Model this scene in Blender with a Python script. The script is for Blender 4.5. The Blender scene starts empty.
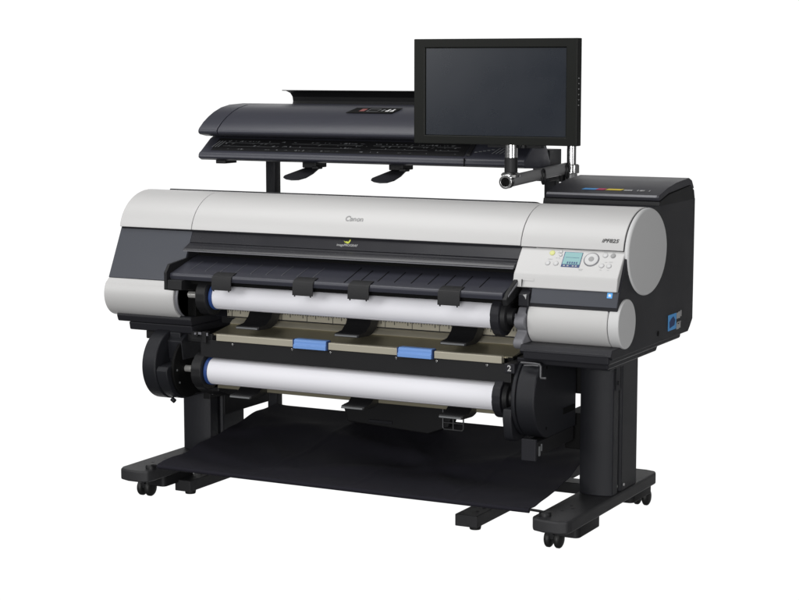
import bpy, bmesh, math, random
from mathutils import Vector, Matrix
R = math.radians
random.seed(7)
sc = bpy.context.scene
COL = sc.collection

# ------------------------------------------------------------------ materials
def mat(name, col, rough=.45, metal=0., spec=.5, bump=0., bscale=900., vary=.06, emit=None, coat=0.):
    m = bpy.data.materials.new(name); m.use_nodes = True
    nt = m.node_tree; b = nt.nodes['Principled BSDF']
    b.inputs['Base Color'].default_value = (*col, 1)
    b.inputs['Metallic'].default_value = metal
    b.inputs['Specular IOR Level'].default_value = spec
    b.inputs['Coat Weight'].default_value = coat
    tc = nt.nodes.new('ShaderNodeTexCoord')
    n = nt.nodes.new('ShaderNodeTexNoise'); n.inputs['Scale'].default_value = 7; n.inputs['Detail'].default_value = 5
    nt.links.new(tc.outputs['Object'], n.inputs['Vector'])
    mr = nt.nodes.new('ShaderNodeMapRange')
    mr.inputs['To Min'].default_value = max(.02, rough - vary); mr.inputs['To Max'].default_value = rough + vary
    nt.links.new(n.outputs['Fac'], mr.inputs['Value']); nt.links.new(mr.outputs['Result'], b.inputs['Roughness'])
    if bump:
        n2 = nt.nodes.new('ShaderNodeTexNoise'); n2.inputs['Scale'].default_value = bscale; n2.inputs['Detail'].default_value = 2
        nt.links.new(tc.outputs['Object'], n2.inputs['Vector'])
        bp = nt.nodes.new('ShaderNodeBump'); bp.inputs['Strength'].default_value = bump; bp.inputs['Distance'].default_value = .001
        nt.links.new(n2.outputs['Fac'], bp.inputs['Height']); nt.links.new(bp.outputs['Normal'], b.inputs['Normal'])
    if emit:
        b.inputs['Emission Color'].default_value = (*emit[0], 1); b.inputs['Emission Strength'].default_value = emit[1]
    return m

M = {}
M['white'] = mat('white_plastic', (.535, .530, .524), .40, bump=.12)
M['capgrey'] = mat('pale_grey_plastic', (.58, .58, .58), .45, bump=.12)
M['char'] = mat('charcoal_plastic', (.018, .018, .0215), .44, spec=.22, bump=.25)
M['black'] = mat('black_plastic', (.009, .009, .010), .52, spec=.35, bump=.2)
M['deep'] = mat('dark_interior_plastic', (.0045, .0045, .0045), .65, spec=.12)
M['slate'] = mat('slate_painted_panel', (.042, .046, .058), .42, bump=.12)
M['tray'] = mat('satin_dark_tray', (.036, .037, .049), .38, spec=.45, bump=.1)
M['gloss'] = mat('glossy_black_band', (.019, .019, .023), .26, spec=.5)
M['lid'] = mat('dark_lid_plastic', (.032, .032, .039), .42, spec=.35, bump=.2)
M['greyp'] = mat('mid_grey_plastic', (.17, .17, .185), .45, bump=.1)
M['stand'] = mat('black_powder_coated_steel', (.0130, .0135, .0165), .44, spec=.28, bump=.5, bscale=1400)
M['foot'] = mat('grey_black_foot_coating', (.028, .028, .030), .52, spec=.35, bump=.5, bscale=1400)
M['gold'] = mat('champagne_coated_steel', (.46, .43, .345), .42, metal=.3, bump=.08)
M['golddk'] = mat('champagne_guide_sheet', (.36, .33, .24), .32, metal=.7, bump=.05)
M['blue'] = mat('blue_release_lever_plastic', (.16, .31, .66), .42)
M['bluering'] = mat('blue_roll_ring_plastic', (.03, .075, .26), .45)
M['paper'] = mat('white_plotter_paper', (.80, .795, .835), .6, spec=.3)
M['chrome'] = mat('brushed_chrome', (.72, .72, .72), .2, metal=1., vary=.08)
M['spindle'] = mat('turned_steel_spindle', (.70, .69, .66), .32, metal=.6)
M['steel'] = mat('grey_arm_aluminium', (.30, .30, .305), .36, metal=.35)
M['screen'] = mat('dark_glass_screen', (.006, .0095, .0165), .28, spec=.6)
M['bezel'] = mat('black_green_bezel', (.0068, .0075, .0062), .42, spec=.18)
M['rubber'] = mat('caster_rubber', (.008, .008, .008), .55)
M['ink'] = mat('dark_print', (.03, .03, .03), .5)
M['greyprint'] = mat('grey_print', (.30, .30, .30), .5)
M['whiteprint'] = mat('white_print', (.75, .75, .75), .5)
M['silverprint'] = mat('silver_print', (.42, .42, .42), .5)
M['dimprint'] = mat('dim_grey_print', (.15, .155, .16), .5)
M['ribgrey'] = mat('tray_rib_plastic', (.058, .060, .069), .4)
M['green'] = mat('yellow_green_print', (.50, .55, .06), .5)
M['cyan'] = mat('cyan_print', (.10, .38, .80), .5)
M['magenta'] = mat('magenta_print', (.62, .06, .16), .5)
M['yellow'] = mat('yellow_print', (.80, .62, .06), .5)
M['red'] = mat('red_print', (.24, .07, .065), .5)
M['lcd'] = mat('lcd_glass', (.15, .33, .335), .25, emit=((.22, .50, .50), .06))
M['navy'] = mat('navy_print', (.02, .05, .16), .5)
M['button'] = mat('grey_button_plastic', (.56, .56, .56), .4)
M['button2'] = mat('dull_zinc_wire', (.10, .10, .105), .42, metal=.5)
M['powerlamp'] = mat('lit_power_button', (.56, .57, .22), .4, emit=((.75, .8, .2), .05))

def cloth_material():
    m = mat('navy_black_woven_cloth', (.0135, .0128, .0185), .85, spec=.18, bump=.5, bscale=1800)
    return m
M['cloth'] = cloth_material()

# ------------------------------------------------------------------ mesh builder
class MB:
    def __init__(s): s.bm = bmesh.new()
    def box(s, x0, x1, y0, y1, z0, z1):
        bm = s.bm
        v = [bm.verts.new((x, y, z)) for x in (x0, x1) for y in (y0, y1) for z in (z0, z1)]
        for f in ((0, 1, 3, 2), (4, 6, 7, 5), (0, 4, 5, 1), (2, 3, 7, 6), (0, 2, 6, 4), (1, 5, 7, 3)):
            bm.faces.new([v[i] for i in f])
        return s
    def prism(s, prof, a0, a1, axis='x'):
        """prof: closed outline; axis x -> (y,z); y -> (x,z); z -> (x,y)"""
        bm = s.bm
        def P(p, a):
            return {'x': (a, p[0], p[1]), 'y': (p[0], a, p[1]), 'z': (p[0], p[1], a)}[axis]
        A = [bm.verts.new(P(p, a0)) for p in prof]; B = [bm.verts.new(P(p, a1)) for p in prof]
        n = len(prof)
        bm.faces.new(A); bm.faces.new(list(reversed(B)))
        for i in range(n):
            bm.faces.new((A[i], B[i], B[(i + 1) % n], A[(i + 1) % n]))
        return s
    def cyl(s, p0, p1, r0, r1=None, n=40, caps=True):
        r1 = r0 if r1 is None else r1
        p0 = Vector(p0); p1 = Vector(p1); d = (p1 - p0).normalized()
        u = d.orthogonal().normalized(); w = d.cross(u)
        bm = s.bm
        A = []; B = []
        for i in range(n):
            t = 2 * math.pi * i / n; k = u * math.cos(t) + w * math.sin(t)
            A.append(bm.verts.new(p0 + k * r0)); B.append(bm.verts.new(p1 + k * r1))
        for i in range(n): bm.faces.new((A[i], A[(i + 1) % n], B[(i + 1) % n], B[i]))
        if caps: bm.faces.new(list(reversed(A))); bm.faces.new(B)
        return s
    def lathe(s, p0, d, prof, n=48, closed=False):
        """prof: (distance along d, radius); open ends are closed to the axis unless closed ring"""
        p0 = Vector(p0); d = Vector(d).normalized(); u = d.orthogonal().normalized(); w = d.cross(u)
        bm = s.bm; rings = []
        for a, r in prof:
            rings.append([bm.verts.new(p0 + d * a + (u * math.cos(2 * math.pi * i / n) + w * math.sin(2 * math.pi * i / n)) * r) for i in range(n)])
        m = len(rings)
        for k in range(m if closed else m - 1):
            a = rings[k]; b = rings[(k + 1) % m]
            for i in range(n): bm.faces.new((a[i], a[(i + 1) % n], b[(i + 1) % n], b[i]))
        if not closed:
            bm.faces.new(list(reversed(rings[0]))); bm.faces.new(rings[-1])
        return s
    def tube(s, pts, r, n=12):
        pts = [Vector(p) for p in pts]; bm = s.bm; rings = []
        up = None
        for i, p in enumerate(pts):
            a = pts[max(0, i - 1)]; b = pts[min(len(pts) - 1, i + 1)]; d = (b - a).normalized()
            if up is None: up = d.orthogonal().normalized()
            up = (up - d * up.dot(d)).normalized(); w = d.cross(up)
            rings.append([bm.verts.new(p + (up * math.cos(2 * math.pi * k / n) + w * math.sin(2 * math.pi * k / n)) * r) for k in range(n)])
        for a, b in zip(rings, rings[1:]):
            for k in range(n): bm.faces.new((a[k], a[(k + 1) % n], b[(k + 1) % n], b[k]))
        bm.faces.new(list(reversed(rings[0]))); bm.faces.new(rings[-1])
        return s
    def text(s, string, size, org, xd, yd, ext=.0004, sx=1., shear=0., bold=0.):
        """centred lettering on the plane org + xd, yd"""
        cu = bpy.data.curves.new('lettering', 'FONT'); cu.body = string; cu.size = size
        cu.align_x = 'CENTER'; cu.align_y = 'CENTER'; cu.extrude = ext; cu.shear = shear; cu.offset = bold
        cu.resolution_u = 4
        ob = bpy.data.objects.new('lettering', cu); COL.objects.link(ob)
        dg = bpy.context.evaluated_depsgraph_get(); dg.update()
        me = bpy.data.meshes.new_from_object(ob.evaluated_get(dg))
        xd = Vector(xd).normalized(); yd = Vector(yd).normalized(); zd = xd.cross(yd); o = Vector(org)
        for v in me.vertices: v.co = o + xd * v.co.x * sx + yd * v.co.y + zd * v.co.z
        s.bm.from_mesh(me)
        bpy.data.objects.remove(ob); bpy.data.curves.remove(cu); bpy.data.meshes.remove(me)
        return s
    def patch(s, org, xd, yd, pts, t=.0005):
        """flat outline of small thickness lying on a surface"""
        xd = Vector(xd).normalized(); yd = Vector(yd).normalized(); zd = xd.cross(yd); o = Vector(org); bm = s.bm
        A = [bm.verts.new(o + xd * p[0] + yd * p[1]) for p in pts]; B = [bm.verts.new(o + xd * p[0] + yd * p[1] + zd * t) for p in pts]
        n = len(pts); bm.faces.new(list(reversed(A))); bm.faces.new(B)
        for i in range(n): bm.faces.new((A[i], A[(i + 1) % n], B[(i + 1) % n], B[i]))
        return s
    def split(s, name, *a, **k):
        """one object per loose piece"""
        bm = s.bm; seen = set(); out = []
        for v0 in list(bm.verts):
            if v0 in seen: continue
            isl = []; st = [v0]; seen.add(v0)
            while st:
                v = st.pop(); isl.append(v)
                for e in v.link_edges:
                    w = e.other_vert(v)
                    if w not in seen: seen.add(w); st.append(w)
            q = MB(); mp = {v: q.bm.verts.new(v.co) for v in isl}
            for f in {f for v in isl for f in v.link_faces}: q.bm.faces.new([mp[v] for v in f.verts])
            out.append(q.build(name, *a, **k))
        bm.free(); return out
    def build(s, name, m, parent, bevel=0., seg=3, sharp=32, label=None):
        bm = s.bm
        bmesh.ops.recalc_face_normals(bm, faces=bm.faces)
        top = parent
        while top is not None and top.parent is not None: top = top.parent
        if top is not None:
            bmesh.ops.translate(bm, verts=bm.verts, vec=-top.location)
        me = bpy.data.meshes.new(name); bm.to_mesh(me); bm.free()
        me.materials.append(m)
        for p in me.polygons: p.use_smooth = True
        o = bpy.data.objects.new(name, me); COL.objects.link(o); o.parent = parent
        if bevel:
            bv = o.modifiers.new('bevel', 'BEVEL'); bv.width = bevel; bv.segments = seg; bv.limit_method = 'ANGLE'; bv.angle_limit = R(sharp)
            bv.harden_normals = True; bv.use_clamp_overlap = True
            me.set_sharp_from_angle(angle=R(60))
        else:
            me.set_sharp_from_angle(angle=R(sharp))
        if label: o['label'] = label
        return o

def thing(name, label, cat, loc, group=None):
    o = bpy.data.objects.new(name, None); COL.objects.link(o); o.location = loc; o.empty_display_size = .1
    o['label'] = label; o['category'] = cat
    if group: o['group'] = group
    bpy.context.view_layer.update()
    return o

def arc(cy, cz, ry, rz, a0, a1, n=24):
    return [(cy + ry * math.cos(R(a0 + (a1 - a0) * i / n)), cz + rz * math.sin(R(a0 + (a1 - a0) * i / n))) for i in range(n + 1)]
def rrect(x0, x1, y0, y1, r, n=6):
    out = []
    for cx, cy, a in ((x1 - r, y1 - r, 0), (x0 + r, y1 - r, 90), (x0 + r, y0 + r, 180), (x1 - r, y0 + r, 270)):
        out += arc(cx, cy, r, r, a, a + 90, n)
    return out

# =========================================================================
# LARGE FORMAT PRINTER
# =========================================================================
PR = thing('large_format_printer', 'wide roll-fed plotter with pale grey covers and charcoal panels on a wheeled black stand', 'printer', (0, .2, 0))

# profile of the upper cover: ellipse (y, z)
EC = (.187, .925, .178, .138)
def upper_arc(a0, a1, n=28, grow=0.): return arc(EC[0], EC[1], EC[2] + grow, EC[3] + grow, a0, a1, n)

# ---- dark hull -----------------------------------------------------------
hull_side = [(.62, .637), (.645, .66), (.648, 1.00), (.60, 1.012), (.30, 1.046), (.19, 1.056)] + upper_arc(92, 172, 16, -.004) + \
            [(.020, .935), (-.050, .775)] + arc(-.012 + .004, .715, .076 - .004, .076 - .004, 150, 250, 12) + [(-.02, .637)]
hull_right = [(.62, .637), (.645, .66), (.648, 1.064), (.19, 1.060)] + upper_arc(92, 172, 16, -.004) + \
             [(.020, .935), (-.042, .822), (-.062, .776)] + arc(.0, .72, .072, .072, 150, 250, 12) + [(-.10, .652), (-.113, .632), (-.10, .622), (.60, .622)]
b = MB()
b.prism(hull_side, -.936, -.640)
b.prism(hull_right, .640, .940)
b.prism([(.62, .637), (.645, .66), (.6475, 1.00), (.60, 1.012), (.30, 1.046), (.19, 1.056)] + upper_arc(92, 172, 16, -.004) + [(.020, .930), (.04, .86), (.13, .82), (.13, .66), (.10, .637)], -.640, .640)
body = b.build('body_shell', M['char'], PR, bevel=.004, seg=2)
# back cover ridge seen as a thin dark line behind the white covers
MB().prism([(.230, 1.04), (.34, 1.03), (.33, 1.0475), (.262, 1.0615), (.232, 1.0645)], -.88, .538).build('rear_cover', M['char'], PR, bevel=.003)
# stepped base under the body
MB().prism([(-.046, .619), (-.054, .640), (-.048, .652), (.10, .645), (.56, .638), (.545, .619)], -.915, -.606).build('base_tray', M['char'], PR, bevel=.005)
MB().prism([(.135, .606), (.135, .637), (.56, .6365), (.545, .606)], -.6055, .6115).build('base_tray', M['black'], PR, bevel=.004)
MB().prism([(-.108, .606), (-.112, .640), (.10, .641), (.56, .636), (.545, .606)], .650, .932).build('base_tray', M['char'], PR, bevel=.006)
MB().prism([(-.036, .590), (-.042, .6185), (.38, .6185), (.36, .590)], -.872, -.61).build('base_plate', M['char'], PR, bevel=.005)
MB().prism([(-.070, .586), (-.074, .6055), (.38, .6055), (.36, .586)], .6145, .915).build('base_plate', M['char'], PR, bevel=.005)
MB().box(-.815, -.56, -.02, .40, .560, .5895).box(.62, .86, .05, .36, .566, .5855).split('mounting_plate', M['black'], PR, bevel=.004)

# ---- white covers --------------------------------------------------------
def cover_profile(a0, a1, t=.006):
    o = upper_arc(a0, a1); i = list(reversed(upper_arc(a0, a1, 28, -t)))
    return o + i
top_prof = cover_profile(78, 172.5)
lc = MB().prism(top_prof, -.94, -.6425).build('left_top_cover', M['white'], PR, bevel=.002, seg=2)
tc = MB().prism(top_prof, -.6405, .5865).build('top_cover', M['white'], PR, bevel=.002, seg=2)
rc = MB().prism(cover_profile(60, 173.2), .5885, .927).build('right_top_cover', M['white'], PR, bevel=.002, seg=2)
MB().prism(arc(EC[0], EC[1], EC[2] - .001, EC[3] - .001, 0, 360, 71)[:-1], .9285, .945).build('end_cap', M['capgrey'], rc, bevel=.009, seg=4)
# slanted slate panel of the left end
MB().prism([(.0215, .9415), (-.060, .773), (-.056, .770), (.026, .938)], -.94, -.642).build('side_panel', M['slate'], PR, bevel=.001)
# lower left lobe
lob = [(-.0595, .771)] + arc(-.012, .715, .078, .078, 148, 262, 22) + [(.0, .66), (.0, .765)]
ll = MB().prism(lob, -.94, -.652).build('left_lower_cover', M['white'], PR, bevel=.003)
MB().prism(arc(-.012, .712, .070, .068, 0, 360, 40)[:-1], -.6515, -.640).build('cover_end_disc', M['greyp'], ll, bevel=.002)
# lower right cylinder with its cap
rl = MB().prism(arc(.0, .72, .0765, .0765, 0, 360, 56)[:-1], .648, .911).build('right_lower_cover', M['white'], PR, bevel=.004)
MB().prism(arc(.0, .72, .0765, .0765, 0, 360, 56)[:-1], .9125, .948).build('end_cap', M['capgrey'], rl, bevel=.004)
MB().patch((.76, -.0295, .7915), (1, 0, 0), (0, .92, .38), [(.012 * math.cos(R(a)), .012 * math.sin(R(a))) for a in range(180, 361, 15)] + [(.010 * math.cos(R(a)), .010 * math.sin(R(a))) for a in range(360, 179, -15)], .0006).build('finger_notch', M['greyprint'], rl)

# ---- lettering on the covers --------------------------------------------
def ell_frame(t):
    y = EC[0] - EC[2] * math.cos(t); z = EC[1] + EC[3] * math.sin(t)
    up = Vector((0, EC[2] * math.sin(t), EC[3] * math.cos(t))).normalized()
    return Vector((0, y, z)), up, Vector((1, 0, 0)).cross(up)
o_, up_, n_ = ell_frame(.592)
def canon_glyphs(b, org, up, n):
    """serifed word of six letters drawn as strokes of two weights"""
    xd = Vector((1, 0, 0)); o = org + n * .0006
    def stroke(pts, w):
        for (x0, y0), (x1, y1) in zip(pts, pts[1:]):
            dx, dy = x1 - x0, y1 - y0; l = math.hypot(dx, dy) or 1; px, py = -dy / l * w / 2, dx / l * w / 2
            b.patch(o, xd, up, [(x0 - px, y0 - py), (x1 - px, y1 - py), (x1 + px, y1 + py), (x0 + px, y0 + py)][::1], .0004)
    def arcp(cx, cy, rx, ry, a0, a1, k=14): return [(cx + rx * math.cos(R(a0 + (a1 - a0) * i / k)), cy + ry * math.sin(R(a0 + (a1 - a0) * i / k))) for i in range(k + 1)]
    k = 1.
    # C with a pointed serif
    stroke(arcp(-.0285, .0002, .0078, .0090, 55, 305), .0040); stroke([(-.0245, .0078), (-.0215, .0035), (-.0222, .0085)], .0022)
    def bowl(cx): stroke(arcp(cx, -.0035, .0045, .0055, 0, 360, 18), .0032)
    # a
    stroke(arcp(-.0165, -.0050, .0040, .0040, 20, 340), .0030); stroke([(-.0125, -.0090), (-.0125, .0000)], .0036); stroke(arcp(-.0160, -.0005, .0036, .0028, 0, 160), .0024)
    def nn(x):
        stroke([(x, -.009), (x, .0020)], .0034); stroke([(x - .0016, .0016), (x, .0022)], .0012); stroke(arcp(x + .0038, -.0022, .0038, .0040, 180, 0), .0028); stroke([(x + .0076, -.0022), (x + .0076, -.009)], .0034)
    nn(-.0070); bowl(.0100 + .0005); nn(.0190)
    # last n above closes the word
    return b
tb = MB(); canon_glyphs(tb, o_ + Vector((-.0135, 0, 0)), up_, n_)
tb.build('brand_lettering', M['greyprint'], tc)
o_, up_, n_ = ell_frame(.328)
MB().text('iPF825', .0165, o_ + Vector((.882, 0, 0)) + n_ * .0006, (1, 0, 0), up_, sx=1.22, shear=.25, bold=.0003).build('model_lettering', M['ink'], rc)

# ---- dark front strip below the top cover -------------------------------
st = MB().prism([(.0225, .9415), (.001, .902), (.03, .90), (.05, .94)], -.6405, .588).build('front_strip', M['gloss'], PR, bevel=.001)
sd = Vector((0, .0215, .0395)).normalized(); sn = Vector((1, 0, 0)).cross(sd)
so = Vector((-.030, .0116, .9215)) + sn * .0007
MB().text('imagePROGRAF', .0118, so + sd * -.0055, (1, 0, 0), sd, sx=.98).build('series_lettering', M['silverprint'], st)
leaf = MB()
leaf.patch(so + Vector((-.002, 0, 0)), (1, 0, 0), sd, [(-.014, .010), (-.008, .007), (-.002, .009), (.003, .006), (.007, .014), (.011, .020), (.011, .010), (.008, .003), (.002, .000), (-.004, .003), (-.010, .005)])
leaf.build('bird_emblem', M['green'], st)
MB().box(-.076, .014, .0045, .006, .888, .890).build('emblem_underline', M['silverprint'], st)
# exit ledge; the highlight on its lower edge is a grey strip
MB().prism([(.04, .9015), (.0015, .9010), (-.036, .884), (-.041, .8785), (-.039, .8745), (.06, .872)], -.642, .588).build('exit_guide', M['gloss'], PR, bevel=.0018, seg=2)
MB().box(-.640, .586, -.0425, -.0405, .8745, .8772).build('guide_highlight', M['greyp'], PR)
MB().box(-.628, .588, .035, .10, .845, .8735).build('exit_slot', M['deep'], PR)

# ---- output tray flap ----------------------------------------------------
flap_top = [(.045, .8555), (.004, .8475), (-.118, .8105)]
tr = MB().prism(flap_top + arc(-.121, .800, .0105, .0105, 75, 200, 8) + [(-.128, .788), (-.108, .788), (-.02, .815), (.045, .825)], -.634, .590).build('output_tray', M['tray'], PR, bevel=.001)
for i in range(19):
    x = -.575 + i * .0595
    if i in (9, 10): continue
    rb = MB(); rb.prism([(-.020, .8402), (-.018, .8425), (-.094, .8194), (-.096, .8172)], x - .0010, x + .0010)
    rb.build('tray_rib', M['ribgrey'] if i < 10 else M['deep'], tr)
MB().prism([(-.002, .8462), (-.002, .8475), (-.121, .8112), (-.128, .7985), (-.125, .798)], .0285, .0305).build('tray_seam', M['deep'], tr)
# end blocks carrying the tray
MB().prism([(-.128, .838), (-.150, .812), (-.151, .754), (-.10, .745), (.02, .735), (.04, .84), (-.02, .85)], -.646, -.6355).prism([(-.146, .787), (-.149, .755), (.0, .738), (.03, .80)], -.6353, -.578).split('tray_bracket', M['black'], PR, bevel=.002)
MB().prism([(-.020, .860), (-.118, .806), (-.135, .790), (-.130, .770), (-.02, .80), (.05, .86)], .592, .606).split('tray_bracket', M['black'], PR, bevel=.002)
MB().prism([(-.015, .857), (-.120, .8035), (-.124, .797), (-.01, .848)], .6062, .6075).build('tray_trim', M['greyp'], PR)
MB().box(-.57, .60, -.10, .10, .772, .786).build('tray_underside', M['deep'], PR)
# paper stops hanging from the front edge
for x0 in (-.464, -.152, .053, .373):
    MB().prism([(-.100, .8185), (-.122, .8135), (-.1345, .806), (-.1385, .796), (-.141, .762), (-.137, .7615), (-.1335, .794), (-.130, .803), (-.121, .8095), (-.100, .8150)], x0, x0 + .076).build('paper_stop', M['black'], PR, bevel=.001)
    MB().box(x0 + .006, x0 + .0105, -.1395, -.1375, .7575, .7625).box(x0 + .0655, x0 + .070, -.1395, -.1375, .7575, .7625).split('stop_toe', M['black'], PR)

# ---- roll bay ------------------------------------------------------------
MB().prism([(-.0, .790), (-.02, .70), (-.02, .648), (.13, .642), (.13, .79)], -.6395, -.606).build('bay_wall', M['deep'], PR, bevel=.002)
MB().prism([(-.02, .83), (-.03, .70), (-.03, .648), (.12, .640), (.12, .83)], .606, .645).build('bay_wall', M['deep'], PR, bevel=.002)
MB().box(-.604, .606, .112, .129, .690, .82).build('bay_back', M['deep'], PR)
# ruler at the back of the bay
ru = MB().box(-.560, .600, .104, .1115, .636, .689).build('paper_ruler', M['gold'], PR, bevel=.001)
tk = MB()
for i in range(116):
    x = -.555 + i * .010
    h = .008 if i % 5 else .016
    tk.box(x - .0013, x + .0013, .1028, .1039, .666 - h, .666)
tk.build('ruler_tick', M['ink'], ru)
tk = MB()
for i in range(12):
    x = -.54 + i * .10
    tk.box(x, x + .002, .1028, .1039, .638, .688)
    tk.box(x + .012, x + .042, .1028, .1039, .672, .677)
tk.split('ruler_mark', M['ink'], ru)
# champagne guide sheet sloping up to the ruler
MB().prism([(-.0495, .6005), (-.02, .605), (.05, .616), (.103, .6355), (.103, .630), (.05, .609), (-.0495, .595)], -.520, .590).build('guide_sheet', M['golddk'], PR)
MB().prism([(.06, .6225), (.075, .632), (.103, .637), (.103, .6345), (.075, .628), (.062, .6205)], -.52, .59).build('guide_lip', M['gold'], PR)
# front strip in three pieces with two blue levers between, over a dark front plate
fp = MB().box(-.560, .592, -.064, -.050, .520, .580).build('front_plate', M['black'], PR, bevel=.002)
for x0, x1 in ((-.492, -.190), (-.058, .196), (.328, .562)):
    MB().prism([(-.071, .580), (-.071, .6015), (-.068, .6035), (-.050, .6035), (-.050, .580)], x0, x1).build('strip_plate', M['gold'], PR, bevel=.0015)
for x0, x1 in ((-.186, -.064), (.201, .321)):
    lv = MB().prism([(-.080, .577), (-.080, .590), (-.0755, .592), (-.0755, .603), (-.070, .608), (-.045, .608), (-.045, .577)], x0, x1).build('release_lever', M['blue'], PR, bevel=.002)
    MB().box(x0 - .0035, x0 - .0006, -.076, -.05, .577, .607).box(x1 + .0006, x1 + .0035, -.076, -.05, .577, .607).split('lever_side', M['navy'], lv)
for x in (-.430, -.198, -.052, .190, .334, .510):
    MB().lathe((x, -.0645, .571), (0, -1, 0), [(0, .0042), (.0025, .0042), (.0040, .0028), (.0044, .001)], 16).build('screw', M['chrome'], PR)
# dark bits at the left of the strip
MB().box(-.60, -.515, -.060, -.03, .575, .60).box(-.585, -.565, -.075, -.05, .590, .607).box(-.545, -.530, -.078, -.05, .570, .609).split('latch_bracket', M['black'], PR, bevel=.002)
MB().box(-.560, -.548, -.0775, -.0755, .598, .606).box(-.525, -.519, -.081, -.079, .596, .606).cyl((-.572, -.0755, .60), (-.572, -.078, .60), .004, n=12).split('latch_pin', M['greyp'], PR)

# curved paper tongues, upper and lower rows
def tongue(x0, w, dz, dy=0.):
    lo = arc(-.005 + dy, .685 + dz, .075, .061, 270, 372, 14)
    hi = [(.045 + dy, .705 + dz), (.022 + dy, .690 + dz), (.004 + dy, .660 + dz), (-.025 + dy, .641 + dz), (-.070 + dy, .637 + dz)]
    t = MB().prism([(-.075 + dy, .627 + dz), (-.005 + dy, .624 + dz)] + lo[1:] + hi, x0, x0 + w).build('paper_tongue', M['black'], PR, bevel=.002)
    MB().box(x0 + .004, x0 + w - .004, -.0775 + dy, -.0752 + dy, .629 + dz, .634 + dz).build('tongue_edge', M['dimprint'], t)
for x0 in (-.412, -.034, .350): tongue(x0, .090, .0)
for x0 in (-.440, -.010, .345): tongue(x0, .085, -.236, .0)

# right grey grip plate
MB().prism([(-.055, .760)] + arc(-.045, .716, .050, .028, 120, 235, 10) + [(-.068, .690), (-.072, .683)] + arc(-.050, .652, .050, .026, 140, 225, 8) + [(-.05, .628), (.02, .628), (.02, .76)], .612, .646).build('grip_plate', M['greyp'], PR, bevel=.004)
MB().prism([(-.035, .82), (-.07, .80), (-.072, .765), (.02, .76), (.02, .83)], .617, .652).build('grip_bracket', M['char'], PR, bevel=.003)
MB().patch((.640, -.0735, .795), (1, 0, 0), (0, .05, 1), [(-.006, .006), (.006, .008), (.004, -.008), (.001, -.002)]).build('pointer_mark', M['silverprint'], PR)

# ---- control panel -------------------------------------------------------
P0 = Vector((0, .022, .944)); P1 = Vector((0, -.045, .862)); P2 = Vector((0, -.055, .822))
cp = MB().prism([(.0225, .9445), (-.0425, .8655), (-.0455, .8605), (-.0475, .852), (-.055, .822), (-.03, .818), (.05, .86), (.06, .942)], .5895, .932).build('control_panel', M['white'], PR, bevel=.003)
pu = (P0 - P1).normalized(); pn = Vector((1, 0, 0)).cross(pu)
def pp(x, y, off=.0006):          # a point of the panel face from x and y
    t = (y - P1.y) / (P0.y - P1.y); return Vector((x, 0, 0)) + P1 + (P0 - P1) * t + pn * off
# display: teal glass, dark lower bar with icons
lc_ = pp(.768, -.006, .0006)
def rect(x0, x1, y0, y1): return [(x0, y0), (x1, y0), (x1, y1), (x0, y1)]
ds = MB().patch(lc_, (1, 0, 0), pu, rect(-.030, .030, -.0285, .0265), .0010).build('display', M['navy'], cp)
MB().patch(lc_ + pn * .0011, (1, 0, 0), pu, rect(-.0275, .0290, -.0190, .0250), .0006).build('display_glass', M['lcd'], cp)
ic = MB()
for i in range(5): ic.patch(lc_ + pn * .0019, (1, 0, 0), pu, rect(-.013 + i * .0075, -.009 + i * .0075, -.017, -.0095), .0003)
ic.patch(lc_ + pn * .0019, (1, 0, 0), pu, rect(-.022, .022, .0055, .0063), .0003)
ic.build('display_icon', M['navy'], cp)
ic = MB()
for x0 in (-.023, -.011, .006, .016): ic.patch(lc_ + pn * .0013, (1, 0, 0), pu, rect(x0, x0 + .006, -.0262, -.0222), .0003)
ic.build('display_icon', M['silverprint'], cp)
MB().lathe(pp(.697, .007, -.0005), pn, [(0, .0088), (.0022, .0088), (.0030, .0075), (.0032, .004)], 28).build('power_button', M['powerlamp'], cp)
def btn(x, y, r, m='button'):
    MB().lathe(pp(x, y, -.0005), pn, [(0, r + .0014), (.0009, r + .0014), (.0010, r)], 28).build('button_ring', M['greyprint'], cp)
    MB().lathe(pp(x, y, .0004), pn, [(0, r), (.0016, r), (.0024, r * .8), (.0026, r * .3)], 28).build('button', M[m], cp)
for x, y in ((.692, -.017), (.719, -.017), (.872, .007), (.869, -.017), (.893, -.017)): btn(x, y, .0072)
btn(.897, .007, .0072, 'greyprint')
for x, y in ((.725, .0105), (.727, .003)): btn(x, y, .0042)
wl = MB().lathe(pp(.831, -.004, -.0005), pn, [(0, .0250), (.0014, .0250), (.0024, .0235), (.0024, .0125), (.0012, .0115), (.0010, .004)], 40).build('menu_wheel', M['greyp'], cp)
MB().lathe(pp(.831, -.004, .0004), pn, [(0, .0215), (.0026, .0215), (.0032, .0200), (.0034, .004)], 40).build('wheel_ring', M['button'], cp)
MB().lathe(pp(.831, -.004, .0036), pn, [(0, .0088), (.0012, .0088), (.0016, .007), (.0017, .002)], 28).build('wheel_button', M['greyprint'], cp)
lab = MB()
for x, y, w in ((.722, .0165, .014), (.720, .0085, .010), (.696, -.0075, .016), (.716, -.004, .005), (.725, -.004, .005), (.870, .0145, .012), (.896, .0145, .012), (.880, -.0085, .008), (.895, -.0075, .012), (.805, -.0275, .014), (.805, -.0300, .010), (.869, -.0265, .006), (.893, -.0265, .006)):
    lab.patch(pp(x, y), (1, 0, 0), pu, rect(-w / 2, w / 2, -.0009, .0009), .0003)
lab.build('button_caption', M['silverprint'], cp)
MB().patch((.640, -.0502, .846), (1, 0, 0), (P1 - P2).normalized(), rect(-.018, .020, -.0035, .0035), .0003).build('embossed_mark', M['white'], cp)
MB().box(.6215, .6228, -.058, -.045, .824, .846).build('panel_split', M['ink'], cp)
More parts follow.
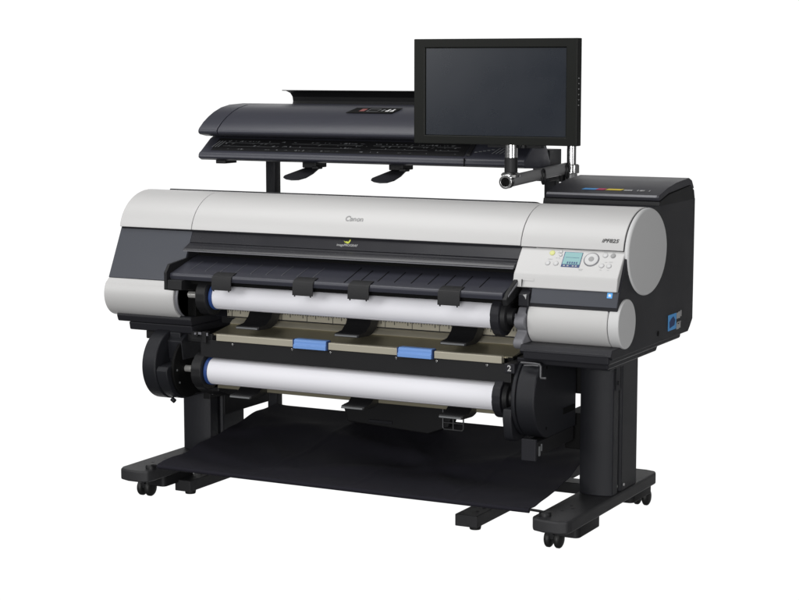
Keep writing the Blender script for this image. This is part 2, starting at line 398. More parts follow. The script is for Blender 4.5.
# slate strip under the panel with its blue sticker
ss = MB().prism([(-.040, .8215), (-.050, .8215), (-.068, .776), (-.02, .776)], .655, .9385).build('status_strip', M['slate'], PR, bevel=.001)
s1 = Vector((0, .018, .0455)).normalized(); sn1 = Vector((1, 0, 0)).cross(s1)
bs = MB().patch(Vector((.911, -.0540, .8115)) + sn1 * .0004, (1, 0, 0), s1, rect(-.0085, .0085, -.0085, .0085), .0004).build('blue_sticker', M['cyan'], ss)
MB().patch(Vector((.911, -.0540, .8115)) + sn1 * .0010, (1, 0, 0), s1, [(-.004, -.004), (.004, -.004), (.004, .002), (.0015, .004), (-.004, .004)], .0003).build('sticker_print', M['whiteprint'], bs)

# ---- ink compartment with its lid ---------------------------------------
MB().prism([(.305, 1.0), (.296, 1.058), (.300, 1.0735), (.39, 1.092), (.60, 1.108), (.638, 1.092), (.648, 1.06), (.648, 1.0)], .540, .9395).build('ink_box', M['black'], PR, bevel=.003)
il = MB().prism([(.2965, 1.0795), (.2945, 1.0865), (.300, 1.0925), (.383, 1.1125), (.47, 1.125), (.589, 1.1335), (.618, 1.124), (.640, 1.098), (.628, 1.094), (.60, 1.110), (.39, 1.0945), (.300, 1.075)], .551, .938).build('ink_lid', M['lid'], PR, bevel=.002)
MB().prism([(.2935, 1.0865), (.299, 1.0930), (.2945, 1.0865)], .553, .930).build('lid_edge', M['greyp'], il)
lu = Vector((0, .085, .02)).normalized(); ln = Vector((1, 0, 0)).cross(lu)
def lidp(x, y): return Vector((x, y, 1.0925 + (y - .300) * .02 / .083)) + ln * .0006
for x0, x1, m in ((.662, .710, 'cyan'), (.711, .738, 'magenta'), (.744, .797, 'yellow')):
    MB().patch(lidp((x0 + x1) / 2, .346), (1, 0, 0), lu, [(-(x1 - x0) / 2 - .004, -.007), ((x1 - x0) / 2 - .004, -.007), ((x1 - x0) / 2 + .003, .007), (-(x1 - x0) / 2 + .003, .007)]).build('ink_colour_bar', M[m], il)
mk = MB()
for x0, w in ((.803, .010), (.814, .010), (.825, .006), (.848, .004), (.857, .010), (.869, .003), (.888, .003)):
    mk.patch(lidp(x0 + w / 2, .343), (1, 0, 0), lu, rect(-w / 2, w / 2, -.006, .006))
mk.build('lid_mark', M['silverprint'], il)

# ---- right side details --------------------------------------------------
sy = Vector((0, 0, 1)); sx_ = Vector((0, 1, 0))
lbl = MB().patch((.9404, .436, .673), sx_, sy, rect(-.040, .040, -.026, .026)).build('side_label', M['cyan'], body)
MB().patch((.9411, .436, .673), sx_, sy, [(-.026, -.018), (.02, -.012), (.028, .004), (.010, .018), (-.012, .012), (-.028, .002)]).build('label_star', M['navy'], lbl)
tx = MB()
for k, (y0, z0, w, h) in enumerate(((.480, .690, .014, .020), (.497, .690, .016, .022), (.517, .694, .010, .020), (.480, .655, .010, .020), (.492, .655, .012, .016), (.507, .657, .012, .020), (.485, .675, .038, .004))):
    tx.patch((.9404, y0, z0 - .012), sx_, sy, rect(0, w, 0, h))
tx.build('label_print', M['silverprint'], lbl)
MB().lathe((.9395, .303, .652), (1, 0, 0), [(0, .009), (.001, .009), (.0012, .0075), (.0006, .004)], 20).build('body_plug', M['deep'], body)

# ---- stand ---------------------------------------------------------------
def pillar(x0, x1):
    p = [(x0, .42), (x0, .20)] + [(x0 + (x1 - x0) * i / 10, .20 - .016 * math.sin(math.pi * i / 10) ** .7) for i in range(1, 10)] + [(x1, .20), (x1, .245), (x1 - .010, .250), (x1 - .010, .275), (x1, .28), (x1, .42)]
    return MB().prism(p, .1305, .5855, 'z').build('pillar', M['stand'], PR, bevel=.003)
pl = pillar(-.812, -.695); pr_ = pillar(.718, .832)
for y_ in (.262, .300):
    MB().lathe((.8225 if y_ < .275 else .8325, y_, .150), (1, 0, 0), [(0, .005), (.002, .005), (.003, .003)], 14).build('pillar_screw', M['silverprint'], pr_)
MB().box(.768, .836, .150, .30, .545, .5855).build('pillar_bracket', M['stand'], pr_, bevel=.003)
MB().box(.8325, .8345, .215, .25, .47, .5855).build('pillar_cover', M['char'], pr_, bevel=.002)
MB().lathe((.8343, .232, .495), (1, 0, 0), [(0, .007), (.002, .007), (.003, .004)], 16).split('pillar_screw', M['black'], pr_)
MB().box(-.693, -.665, .15, .27, .33, .40).build('pillar_bracket', M['black'], pl, bevel=.002)
MB().cyl((-.6655, .165, .385), (-.6635, .165, .385), .005, n=12).cyl((-.6655, .165, .350), (-.6635, .165, .350), .005, n=12).split('pillar_screw', M['silverprint'], pl)

def foot(x0, x1):
    out = []
    w = x1 - x0
    pf = [(x0, -.150), (x0 + .012, -.176), (x0 + .05, -.190), (x1 - .03, -.190), (x1 - .004, -.178), (x1, -.150), (x1, .600), (x1 - .010, .628), (x1 - .045, .640), (x0 + .045, .640), (x0 + .010, .628), (x0, .600)]
    f = MB().prism(pf, .090, .1300, 'z').build('stand_foot', M['foot'], PR, bevel=.007, seg=3)
    for i, (dx, y) in enumerate(((.055, -.045), (.075, -.005), (.055, .03))):
        MB().lathe((x0 + dx, y, .1298), (0, 0, 1), [(0, .0055), (.0006, .0055), (.0007, .003)], 14).build('foot_hole', M['black'], f)
    MB().lathe(((x0 + .035) if x0 > 0 else (x1 - .02), -.135, .1295), (0, 0, 1), [(0, .019), (.010, .019), (.014, .016), (.0145, .006)], 24).build('basket_socket', M['black'], f, sharp=50)
    return f
foot(-.832, -.702); foot(.706, .836)
def caster(x, y, sd):
    c = MB().prism(rrect(x - .045 + .03 * sd, x + .060 + .03 * sd, min(y - .02, y + sd * .17), max(y + .02, y + sd * .17), .018), .042, .0895, 'z').prism(rrect(x - .02, x + .02, y - .02, y + .03, .01), .028, .0605, 'z').build('caster', M['black'], PR, bevel=.004)
    for dx in (-.0165, .0165):
        MB().lathe((x + dx - .0115, y, .0295), (1, 0, 0), [(0, .010), (.001, .022), (.004, .0270), (.0075, .0295), (.0155, .0295), (.019, .0270), (.022, .022), (.023, .010)], 32).build('wheel', M['rubber'], c, sharp=60)
    MB().cyl((x - .012, y, .0295), (x + .012, y, .0295), .006, n=16).build('axle', M['black'], c)
for x in (-.826, .722):
    caster(x, -.015, 1)
for x in (-.772, .768): caster(x, .655, -1)
# low cross beam between the feet
MB().box(-.7015, .7055, .36, .43, .085, .122).build('cross_beam', M['foot'], PR, bevel=.003)

# ---- lower roll unit -----------------------------------------------------
def house(x0, x1, cy, cz, r, back, cut=False):
    return arc(cy, cz, r, r, 90, 270, 28) + [(back, cz - r), (back, cz + r * .82), (cy + .04, cz + r)]
HZ = .480
# right holder
hr = MB().prism(house(0, 0, -.012, HZ, .130, .20), .640, .704).build('roll_holder', M['stand'], PR, bevel=.006)
MB().prism(house(0, 0, -.012, HZ, .1295, .20), .6245, .6385).prism([(-.13, .45), (-.135, .42), (-.125, .372)] + arc(-.09, .374, .034, .030, 190, 270, 6) + [(.19, .345), (.19, .45)], .594, .6245).build('holder_body', M['stand'], hr, bevel=.005)
MB().prism([(-.12, .590), (-.12, .560), (-.02, .560), (-.02, .592)], .594, .6275).build('holder_tab', M['char'], hr, bevel=.003)
MB().text('2', .025, (.6105, -.1206, .5755), (1, 0, 0), (0, 0, 1), sx=1.05, bold=.0006).build('holder_number', M['silverprint'], hr)
MB().prism([(-.05, .60), (.16, .60), (.19, .56), (.19, .33), (.10, .33), (-.03, .36)], .572, .5935).build('holder_inner', M['deep'], hr, bevel=.003)
for y, z in ((-.045, .575), (.06, .582), (-.045, .384)):
    MB().lathe((.7035, y, z), (1, 0, 0), [(0, .0055), (.0008, .0055), (.0009, .003)], 14).build('holder_hole', M['deep'], hr)
MB().box(.7042, .7052, .09, .185, .405, .425).build('holder_slot', M['deep'], hr)
MB().box(.652, .700, -.118, -.105, .292, .36).build('holder_leg', M['char'], hr, bevel=.002)
MB().box(.655, .700, -.104, .19, .305, .350).build('holder_arm', M['black'], hr, bevel=.003)
MB().box(.7005, .703, -.095, -.085, .305, .335).box(.7005, .703, -.078, -.072, .318, .34).split('leg_latch', M['dimprint'], hr)
# bent wire lever over the holder
MB().tube([(.648, -.115, .5965), (.690, -.118, .597), (.712, -.12, .596), (.716, -.122, .590), (.7165, -.123, .560), (.718, -.124, .5545), (.735, -.124, .5550)], .0038, 10).tube([(.66, -.118, .5885), (.69, -.120, .5915), (.710, -.122, .591)], .0028, 8).build('holder_lever', M['button2'], hr, sharp=60)
# left holder
hl = MB().prism(house(0, 0, -.012, HZ, .121, .20), -.756, -.700).build('roll_holder', M['stand'], PR, bevel=.006)
cut = [p for p in arc(-.012, HZ, .118, .118, 184, 270, 18)] + [(.18, HZ - .118), (.18, HZ + .118)] + [(-.012, HZ + .118), (-.045, HZ + .113), (-.045, HZ + .012), (-.12, HZ + .004)]
MB().prism(cut, -.6995, -.655).build('holder_body', M['stand'], hl, bevel=.004)
MB().prism([(-.060, .565), (.0, .605), (.18, .60), (.18, .50), (-.05, .50)], -.6990, -.640).build('holder_arm', M['stand'], hl, bevel=.003)
MB().prism(arc(-.006, .470, .100, .104, 110, 290, 20) + [(.16, .37), (.16, .58)], -.6545, -.643).build('holder_inner', M['deep'], hl, bevel=.003)
MB().cyl((-.690, -.05, .362), (-.678, -.05, .354), .008, n=12).build('holder_peg', M['stand'], hl)
MB().cyl((-.6428, -.07, .425), (-.6415, -.07, .425), .004, n=10).cyl((-.6428, -.085, .47), (-.6415, -.085, .47), .004, n=10).split('holder_screw', M['dimprint'], hl)
# lower guide plate and rear beam
MB().prism([(.030, .398), (.030, .432), (.10, .445), (.10, .400)], -.600, .592).build('lower_guide', M['golddk'], PR, bevel=.002)
MB().box(-.600, .592, .1005, .17, .400, .50).build('roll_unit_beam', M['black'], PR, bevel=.003)
MB().prism([(.03, .43), (.03, .385), (.10, .36), (.18, .345), (.18, .45)], -.640, -.55).build('roll_unit_bracket', M['black'], PR, bevel=.004)
MB().box(-.6935, -.685, .275, .585, .252, .50).build('gusset_plate', M['black'], PR, bevel=.002)
MB().box(.66, .7175, .215, .36, .452, .585).box(.66, .7175, .215, .36, .27, .388).split('roll_unit_bracket', M['deep'], PR, bevel=.003)
# tray slung below the rear of the unit
MB().prism([(-.325, .285), (-.305, .222), (.02, .205), (.10, .235), (.12, .295), (.05, .310), (-.25, .302)], .50, .56, 'y').build('rear_tray', M['black'], PR, bevel=.006)
MB().box(-.215, -.12, .492, .4995, .228, .240).build('tray_handle', M['char'], PR, bevel=.002)
MB().tube([(.085, .49, .31), (.085, .49, .238), (.090, .49, .232), (.160, .49, .232), (.165, .49, .238), (.165, .49, .31)], .0028, 8).tube([(.085, .49, .256), (.165, .49, .256)], .0024, 8).tube([(.125, .49, .232), (.125, .49, .31)], .0024, 8).split('wire_rack', M['button2'], PR, sharp=60)
MB().box(-.10, .22, .50, .54, .305, .40).build('rear_tray_hanger', M['deep'], PR)

# =========================================================================
# PAPER ROLLS
# =========================================================================
def roll(y, z, xl, xr, r, fr, label):
    t = thing('paper_roll', label, 'paper roll', (0, y, z), 'rolls of plotter paper')
    MB().lathe((xl, y, z), (1, 0, 0), [(0, r * .93), (.0015, r), (xr - xl - .0015, r), (xr - xl, r * .93)], 72).build('paper', M['paper'], t, sharp=40)
    MB().tube([(xl + .01, y - r * .55, z - r * .838), (xr - .01, y - r * .55, z - r * .838)], .0004, 6).build('paper_edge', M['paper'], t)
    MB().lathe((xl - .0125, y, z), (1, 0, 0), [(0, r * 1.01), (.002, r * 1.06), (.012, r * 1.05), (.0123, r * .6)], 48).build('core_ring', M['bluering'], t)
    def flange(xa, xb):
        n = 48; prof = []
        for i in range(n):
            k = fr * (1. - (.035 if i % 6 == 0 else 0)); a = 2 * math.pi * i / n
            prof.append((y + k * math.cos(a), z + k * math.sin(a)))
        return MB().prism(prof, xa, xb).build('flange', M['black'] if xa < 0 else M['char'], t, bevel=.003, sharp=50)
    f = flange(xl - .052, xl - .013); f2 = flange(xr + .0006, xr + .030)
    MB().lathe((xr + .0305, y, z), (1, 0, 0), [(0, fr * .8), (.012, fr * .7), (.014, fr * .45), (.030, fr * .4), (.031, fr * .2)], 36).build('hub', M['black'], f2)
    sp = MB().lathe((xl - .118, y, z), (1, 0, 0), [(0, .009), (.002, .0115), (.0655, .0115), (.0657, .008)], 28).build('spindle', M['spindle'], t)
    MB().lathe((xr + .062, y, z), (1, 0, 0), [(0, .010), (.014, .010), (.0145, .008)], 24).build('spindle_end', M['greyp'], t)
    return t
roll(-.060, .7300, -.489, .543, .0425, .064, 'upper roll of white paper under the tray flap, behind four black paper stops')
roll(-.030, .4690, -.530, .538, .0455, .066, 'lower roll of white paper below the beige strip and blue levers')

# =========================================================================
# MEDIA BASKET
# =========================================================================
BK = thing('media_basket', 'black cloth catch basket slung low between the printer feet', 'basket', (0, .2, .15))
def cloth():
    b = MB(); bm = b.bm
    nx, ny = 120, 60
    def zp(y):
        pts = ((-.170, .155), (-.02, .163), (.14, .180), (.30, .203), (.48, .221), (.63, .232))
        for (a, za), (c, zc) in zip(pts, pts[1:]):
            if y <= c:
                t = (y - a) / (c - a); return za + (zc - za) * t
        return pts[-1][1]
    ph = [random.uniform(0, 6.28) for _ in range(8)]
    def P(i, j, off=0):
        u = i / nx; v = j / ny
        y = -.170 + .80 * v
        xl = -.668 - .017 * v; xr = .712 - .030 * v - .007 * math.exp(-(v / .02) ** 2)
        x = xl + (xr - xl) * u
        env = math.sin(math.pi * min(max(v, 0), 1)) ** .8
        sag = -.026 * math.sin(math.pi * u) ** .7 * env
        w = .0035 * math.sin(9 * u + 5 * v + ph[0]) + .003 * math.sin(17 * v + 4 * u + ph[1]) + .0045 * max(0, math.sin(6 * v * 2 + 3 * u * 2 + ph[2])) ** 4 \
            + .005 * max(0, math.sin(8 * u - 9 * v + ph[3])) ** 6 + .004 * max(0, math.sin(14 * u + 7 * v + ph[5])) ** 8
        # stiffened seams across and along
        for us in (.26, .52, .78): w += .0028 * math.exp(-((u - us - .03 * v) / .004) ** 2)
        edge = .004 * (math.exp(-(u / .02) ** 2) + math.exp(-((1 - u) / .02) ** 2))
        return Vector((x, y, zp(y) + sag + w * env * 2.3 * (1 - v) ** .45 + edge + off))
    T = [[bm.verts.new(P(i, j)) for j in range(ny + 1)] for i in range(nx + 1)]
    B = [[bm.verts.new(P(i, j, -.003)) for j in range(ny + 1)] for i in range(nx + 1)]
    for i in range(nx):
        for j in range(ny):
            bm.faces.new((T[i][j], T[i + 1][j], T[i + 1][j + 1], T[i][j + 1])); bm.faces.new((B[i][j], B[i][j + 1], B[i + 1][j + 1], B[i + 1][j]))
    for i in range(nx):
        bm.faces.new((T[i][0], B[i][0], B[i + 1][0], T[i + 1][0])); bm.faces.new((T[i][ny], T[i + 1][ny], B[i + 1][ny], B[i][ny]))
    for j in range(ny):
        bm.faces.new((T[0][j], T[0][j + 1], B[0][j + 1], B[0][j])); bm.faces.new((T[nx][j], B[nx][j], B[nx][j + 1], T[nx][j + 1]))
    return b
cl = cloth().build('cloth', M['cloth'], BK, sharp=70)
MB().tube([(-.668, -.172, .150), (-.3, -.172, .1495), (.3, -.172, .1495), (.704, -.172, .150)], .0075, 10).build('front_hem', M['cloth'], BK, sharp=60)
# rods that hold the front hem in the foot sockets
MB().tube([(-.722, -.135, .141), (-.70, -.150, .147), (-.66, -.170, .153)], .0042, 8).build('basket_rod', M['black'], BK, sharp=60)
MB().tube([(.741, -.135, .141), (.730, -.150, .147), (.703, -.168, .153)], .0042, 8).build('basket_rod', M['black'], BK, sharp=60)

# =========================================================================
# SCANNER ON ITS OWN STAND
# =========================================================================
SC = thing('wide_scanner', 'long black sheet scanner on a two-post stand behind the printer', 'scanner', (-.19, .75, 0))
XL, XR = -.864, .430
# table: front lip rising to the back
ta = MB().prism([(.392, 1.1685), (.394, 1.181), (.399, 1.1875), (.408, 1.192), (.472, 1.236), (.495, 1.2455), (.575, 1.2455), (.622, 1.17), (.62, 1.158), (.56, 1.152), (.410, 1.160)], XL, XR).build('scanner_base', M['tray'], SC, bevel=.005)
MB().box(XL + .06, .415, .466, .49, 1.2465, 1.2515).build('paper_slot', M['deep'], SC)
# printed alignment marks on the sloping infeed, as plates on the slope
iu = Vector((0, .064, .044)).normalized(); iN = Vector((1, 0, 0)).cross(iu)
def inp(x, k): return Vector((x, .408 + .064 * k, 1.192 + .044 * k)) + iN * .0006
MB().patch(inp(-.32, .5), (1, 0, 0), iu, rect(-.50, .52, -.034, .038), .0007).build('infeed_plate', M['black'], ta)
mk = MB(); rnd = random.Random(3)
for i in range(170):
    x = -.78 + i * .00575
    if rnd.random() < .25: continue
    k = rnd.choice((.18, .45, .60, .78, .78)); w = rnd.uniform(.0015, .0075); h = rnd.choice((.0016, .0022, .004, .007))
    sh = rnd.choice((0, 0, .002, .004))
    mk.patch(inp(x, k) + iN * .0010, (1, 0, 0), iu, [(-w / 2 - sh, -h / 2), (w / 2 - sh, -h / 2), (w / 2 + sh, h / 2), (-w / 2 + sh, h / 2)], .0003)
for k in (.40, .66):
    for x0, x1 in ((-.78, -.55), (-.50, -.21), (-.17, .05), (.08, .17)): mk.patch(inp((x0 + x1) / 2, k) + iN * .0010, (1, 0, 0), iu, rect((x0 - x1) / 2, (x1 - x0) / 2, -.0004, .0004), .0003)
mk.build('size_mark', M['dimprint'], ta)
mk = MB()
for i in range(9):
    x = .235 + i * .0145
    mk.patch(inp(x, .5) + iN * .0006, (1, 0, 0), iu, [(-.012, -.016), (-.008, -.016), (.012, .016), (.008, .016)] if i > 4 else rect(-.005, .006, -.012 + .004 * i, -.008 + .004 * i), .0004)
mk.build('corner_diagram', M['dimprint'], ta)
MB().box(.2085, .2115, .390, .396, 1.163, 1.19).build('base_seam', M['deep'], ta)
MB().prism([(.412, 1.196), (.474, 1.2385), (.466, 1.243), (.412, 1.202)], .206, .222).build('paper_edge_stop', M['black'], ta, bevel=.002)
mk = MB()
for i in range(3): mk.patch(inp(-.818 + i * .012, .55) + iN * .0004, (1, 0, 0), iu, [(-.009, -.018), (-.004, -.018), (.012, .018), (.007, .018)], .0004)
mk.build('edge_mark', M['dimprint'], ta)
# lid
lp = [(.404, 1.2525), (.396, 1.258), (.3945, 1.266), (.400, 1.275), (.429, 1.297), (.463, 1.316), (.499, 1.332), (.548, 1.3475), (.604, 1.3565), (.70, 1.360), (.80, 1.357), (.86, 1.345), (.885, 1.31), (.885, 1.262), (.50, 1.249), (.445, 1.245)]
ld = MB().prism(lp, XL + .083, XR).build('scanner_lid', M['tray'], SC, bevel=.003)
MB().prism(lp, XL, XL + .080).build('lid_end', M['tray'], ld, bevel=.003)
# lid control strip
kc = Vector((0, .0485, .0150)).normalized(); kn = Vector((1, 0, 0)).cross(kc)
def lp_(x, y): return Vector((x, y, 1.3470 + (y - .548) * .0150 / .0485 * .62)) 
base = Vector((-.195, .528, 1.3425)); kc = Vector((0, 1, .30)).normalized(); kn = Vector((1, 0, 0)).cross(kc)
ks = MB().patch(base + kn * .0002, (1, 0, 0), kc, [(-.112, -.030), (.072, -.030), (.088, .028), (-.096, .028)], .0012).build('lid_control_strip', M['deep'], ld)
MB().patch(base + kn * .0015 + Vector((-.056, 0, 0)), (1, 0, 0), kc, [(-.012, -.012), (.008, -.012), (.012, .014), (-.008, .014)], .0004).build('lid_lamp', M['red'], ks)
fr = MB()
for a in (rect(-.032, .012, .012, .0145), rect(-.038, .006, -.0145, -.012), [(-.038, -.0145), (-.0355, -.0145), (-.0295, .0145), (-.032, .0145)], [(.0035, -.0145), (.006, -.0145), (.012, .0145), (.0095, .0145)]): fr.patch(base + kn * .0015, (1, 0, 0), kc, a, .0004)
fr.build('lid_display_frame', M['dimprint'], ks)
ar = MB()
ar.patch(base + kn * .0015 + Vector((.024, 0, 0)), (1, 0, 0), kc, [(-.006, -.010), (.002, -.010), (.007, .010), (-.001, .010)], .0004)
ar.build('lid_button', M['dimprint'], ks)
ar = MB()
for dx in (.044, .062): ar.patch(base + kn * .0015 + Vector((dx, 0, 0)), (1, 0, 0), kc, [(-.008, -.012), (.005, -.012), (.007, -.004), (.004, -.003), (.007, .013), (.001, .013), (-.003, -.003), (-.006, -.003)], .0004)
ar.build('lid_arrow', M['whiteprint'], ks)
# curved return guide standing up at the back
gp = [(.790, 1.350), (.796, 1.368), (.792, 1.384), (.776, 1.398), (.745, 1.4065), (.715, 1.4075)]
gi = [(.716, 1.4105), (.747, 1.4098), (.780, 1.4015), (.7975, 1.386), (.802, 1.368), (.798, 1.350)]
MB().prism(gp + gi, -.700, .30).build('return_guide', M['black'], SC, bevel=.0008)
# document guides hung below the front
def guide(x):
    out = [(-.030, .345), (-.022, .322), (-.004, .310), (.018, .312), (.036, .330), (.046, .365), (.044, .42), (.034, .47), (.030, .50), (-.020, .50), (-.026, .44)]
    b = MB(); bm = b.bm
    def zz(px, py): return 1.118 + .034 * ((py - .31) / .19) ** 1.1 - .16 * (px - .0) * (1 - (py - .31) / .19) - .010
    A = [bm.verts.new((x + px, py, zz(px, py))) for px, py in out]; B = [bm.verts.new((x + px, py, zz(px, py) - .004)) for px, py in out]
    c0 = bm.verts.new((x + .008, .41, zz(.008, .41))); c1 = bm.verts.new((x + .008, .41, zz(.008, .41) - .004)); n = len(out)
    for k in range(n):
        bm.faces.new((A[k], A[(k + 1) % n], c0)); bm.faces.new((B[(k + 1) % n], B[k], c1)); bm.faces.new((A[k], B[k], B[(k + 1) % n], A[(k + 1) % n]))
    g = b.build('document_guide', M['char'], SC, sharp=50)
    MB().box(x - .026, x + .030, .46, .54, 1.138, 1.160).box(x + .016, x + .042, .455, .49, 1.134, 1.145).build('guide_mount', M['black'], g, bevel=.003)
guide(-.438); guide(-.088)
MB().box(-.805, -.765, .42, .50, 1.147, 1.160).build('base_pad', M['black'], SC, bevel=.002)
# stand
for x0, fx0, fx1 in ((-.783, -.752, -.688), (.360, .345, .424)):
    MB().prism(rrect(x0, x0 + .042, .729, .771, .004, 3), .052, 1.16, 'z').build('post', M['stand'], SC, bevel=.001)
    f = MB().box(fx0, fx1, .050, .95, .012, .052).build('scanner_foot', M['foot'], SC, bevel=.003)
    MB().lathe((fx1 - .022, .085, 0), (0, 0, 1), [(0, .018), (.008, .020), (.0118, .020)], 20).build('foot_pad', M['rubber'], f)
    MB().lathe((fx0 + .02, .90, 0), (0, 0, 1), [(0, .018), (.008, .020), (.0118, .020)], 20).build('foot_pad', M['rubber'], f)
    for y in (.12, .17): MB().lathe((fx1 - .03, y, .0518), (0, 0, 1), [(0, .006), (.001, .006), (.0012, .003)], 14).build('foot_screw', M['black'], f)
MB().box(.362, .425, .624, .7285, 1.105, 1.213).split('post_bracket', M['stand'], SC, bevel=.002)
MB().box(-.7405, .3595, .735, .765, .42, .50).build('stand_beam', M['stand'], SC, bevel=.003)

# =========================================================================
# MONITOR ARM AND MONITOR
# =========================================================================
AR = thing('monitor_stand', 'jointed chrome and grey tube arm under the monitor, in front of the scanner end', 'monitor stand', (.466, .72, 1.05))
MB().cyl((.466, .72, 1.02), (.466, .72, 1.145), .021, n=32).build('pole_sleeve', M['steel'], AR, bevel=.002)
MB().cyl((.466, .72, 1.1455), (.466, .72, 1.30), .0165, n=32).build('pole', M['chrome'], AR)
MB().lathe((.466, .72, 1.128), (0, 0, 1), [(0, .024), (.003, .028), (.030, .028), (.034, .023)], 32).build('pole_clamp', M['chrome'], AR)
MB().box(.432, .445, .69, .755, 1.10, 1.155).build('pole_bracket', M['black'], AR, bevel=.003)
MB().box(.41, .50, .66, .78, .98, 1.02).build('pole_base', M['stand'], AR, bevel=.003)
a0 = Vector((.4510, .205, 1.1275)); a1 = Vector((.4655, .690, 1.150)); d = (a1 - a0).normalized()
MB().lathe(a0 + d * .0145, d, [(0, .016), (.001, .0195), (.455, .0195), (.456, .016)], 32).build('arm_tube', M['steel'], AR)
rg = MB().lathe(a0 - d * .010, d, [(0, .0225), (.024, .0225), (.024, .0155), (.0, .0155)], 40, closed=True).build('tube_ring', M['chrome'], AR, bevel=.001)
MB().lathe(a0 + d * .006, d, [(0, .0153), (.004, .0153), (.0045, .01)], 32).build('ring_plug', M['deep'], AR)
for k, dz in ((.24, -.022), (.435, -.016)):
    c = a0 + d * k + Vector((.020, 0, -.002))
    pts = [c + Vector((0, .012 * math.cos(R(t)), .024 * math.sin(R(t)) - .004)) for t in range(0, 361, 20)]
    MB().tube(pts, .0042, 8).build('cable_clip', M['black'], AR, sharp=60)
MB().lathe((.4535, .232, 1.138), (0, 0, 1), [(0, .012), (.004, .030), (.012, .032), (.018, .026), (.020, .018)], 32).build('joint_collar', M['chrome'], AR)
MB().cyl((.4545, .232, 1.157), (.4545, .232, 1.204), .0215, n=32).build('joint_body', M['black'], AR, bevel=.002)
MB().cyl((.4545, .232, 1.2045), (.4545, .232, 1.262), .0205, n=32).build('riser', M['chrome'], AR, bevel=.001)
MB().cyl((.492, .245, 1.235), (.492, .245, 1.258), .009, n=20).build('riser_knob', M['black'], AR, bevel=.002)
MB().box(.36, .55, .2525, .28, 1.235, 1.40).build('mount_plate', M['black'], AR, bevel=.002)
MB().box(.44, .472, .24, .60, 1.285, 1.32).box(.455, .478, .585, .735, 1.285, 1.32).split('upper_arm', M['steel'], AR, bevel=.003)

MO = thing('monitor', 'black flat monitor with a dark blank screen, held above the scanner end', 'monitor', (.41, .22, 1.247))
MX0, MX1, MZ0, MZ1 = .117, .695, 1.247, 1.587
def frame():
    b = MB(); bm = b.bm
    def ring(x0, x1, z0, z1, y): return [bm.verts.new((x, y, z)) for x, z in ((x0, z0), (x1, z0), (x1, z1), (x0, z1))]
    o = ring(MX0, MX1, MZ0, MZ1, .200); i = ring(MX0 + .040, MX1 - .038, MZ0 + .026, MZ1 - .028, .200)
    r = ring(MX0 + .042, MX1 - .040, MZ0 + .028, MZ1 - .030, .2065); bk = ring(MX0, MX1, MZ0, MZ1, .236)
    r2 = ring(MX0 + .042, MX1 - .040, MZ0 + .028, MZ1 - .030, .2115)
    for A, B in ((o, i), (i, r), (r, r2), (bk, o)):
        for k in range(4): bm.faces.new((A[k], A[(k + 1) % 4], B[(k + 1) % 4], B[k]))
    bm.faces.new(bk); bm.faces.new(r2)
    return b
fm = frame().build('bezel', M['bezel'], MO, bevel=.0025, seg=2)
MB().box(MX0 + .0425, MX1 - .0405, .2055, .2110, MZ0 + .0285, MZ1 - .0305).build('screen', M['screen'], MO)
MB().prism([(.2365, MZ0 + .02), (.2365, MZ1 - .02), (.246, MZ1 - .05), (.246, MZ0 + .03)], MX0 + .03, MX1 - .03).build('back_cover', M['black'], MO)
bt = MB()
for k in range(6): bt.box(MX1 + .0002, MX1 + .0012, .208, .214, 1.46 - k * .017, 1.4625 - k * .017)
bt.split('bezel_key', M['silverprint'], fm)

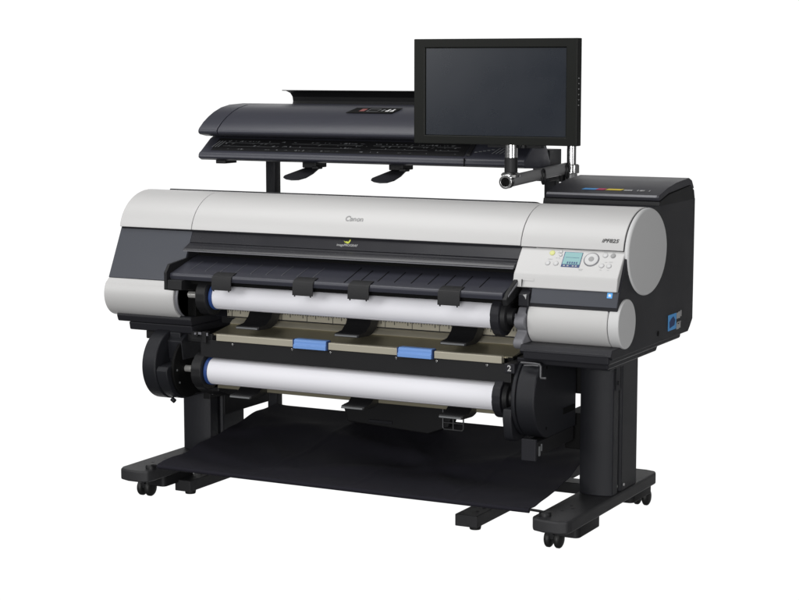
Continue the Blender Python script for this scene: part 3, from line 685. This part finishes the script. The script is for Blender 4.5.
# =========================================================================
# CAMERA, STUDIO LIGHT
# =========================================================================
cam = bpy.data.cameras.new('camera'); co = bpy.data.objects.new('camera', cam); COL.objects.link(co)
cam.sensor_width = 36; cam.lens = 1854.7 / 799 * 36; cam.clip_end = 200
yaw, pit = R(27.456), R(7.198)
fw = Vector((-math.sin(yaw) * math.cos(pit), math.cos(yaw) * math.cos(pit), -math.sin(pit)))
rt = Vector((math.cos(yaw), math.sin(yaw), 0)); up = rt.cross(fw)
co.matrix_world = Matrix(((rt.x, up.x, -fw.x, 2.909), (rt.y, up.y, -fw.y, -5.276), (rt.z, up.z, -fw.z, 1.5), (0, 0, 0, 1)))
sc.camera = co

def area_light(name, loc, target, sx, sy, power, col=(1, 1, 1)):
    l = bpy.data.lights.new(name, 'AREA'); l.shape = 'RECTANGLE'; l.size = sx; l.size_y = sy; l.energy = power; l.color = col
    o = bpy.data.objects.new(name, l); COL.objects.link(o); o.location = loc
    o.rotation_euler = (Vector(target) - Vector(loc)).to_track_quat('-Z', 'Y').to_euler()
    return o
area_light('overhead_softbox', (-.8, -.8, 4.0), (0, .1, .8), 3.4, 2.2, 88)
area_light('left_softbox', (-2.95, -3.8, 2.62), (0, 0, .8), 2.2, 2.2, 74)
area_light('added_fill_light', (2.2, -6.3, 1.1), (0, 0, .75), 2.6, 1.9, 245)  # unseen lamp added low in front to brighten the paper and covers
area_light('added_side_light', (4.8, -1.4, 1.8), (.6, .2, .8), 1.4, 2.0, 46)  # unseen lamp added to lighten the right end caps

# white glow added to the world, no built backdrop; narrowed to limit reflections
w = bpy.data.worlds.new('World'); sc.world = w; w.use_nodes = True
nt = w.node_tree; bg = nt.nodes['Background']
tcn = nt.nodes.new('ShaderNodeTexCoord')
dot = nt.nodes.new('ShaderNodeVectorMath'); dot.operation = 'DOT_PRODUCT'; dot.inputs[1].default_value = Vector((-.46, .885, -.17)).normalized()
nt.links.new(tcn.outputs['Generated'], dot.inputs[0])
mr = nt.nodes.new('ShaderNodeMapRange'); mr.interpolation_type = 'SMOOTHSTEP'
mr.inputs['From Min'].default_value = math.cos(R(42)); mr.inputs['From Max'].default_value = math.cos(R(27))
mr.inputs['To Min'].default_value = .10; mr.inputs['To Max'].default_value = 1.05
nt.links.new(dot.outputs['Value'], mr.inputs['Value'])
bg.inputs['Color'].default_value = (1, 1, 1, 1)
nt.links.new(mr.outputs['Result'], bg.inputs['Strength'])

sc.view_settings.view_transform = 'Standard'; sc.view_settings.look = 'None'
sc.view_settings.exposure = 0; sc.view_settings.gamma = 1
sc.render.engine = 'CYCLES'
sc.cycles.max_bounces = 8
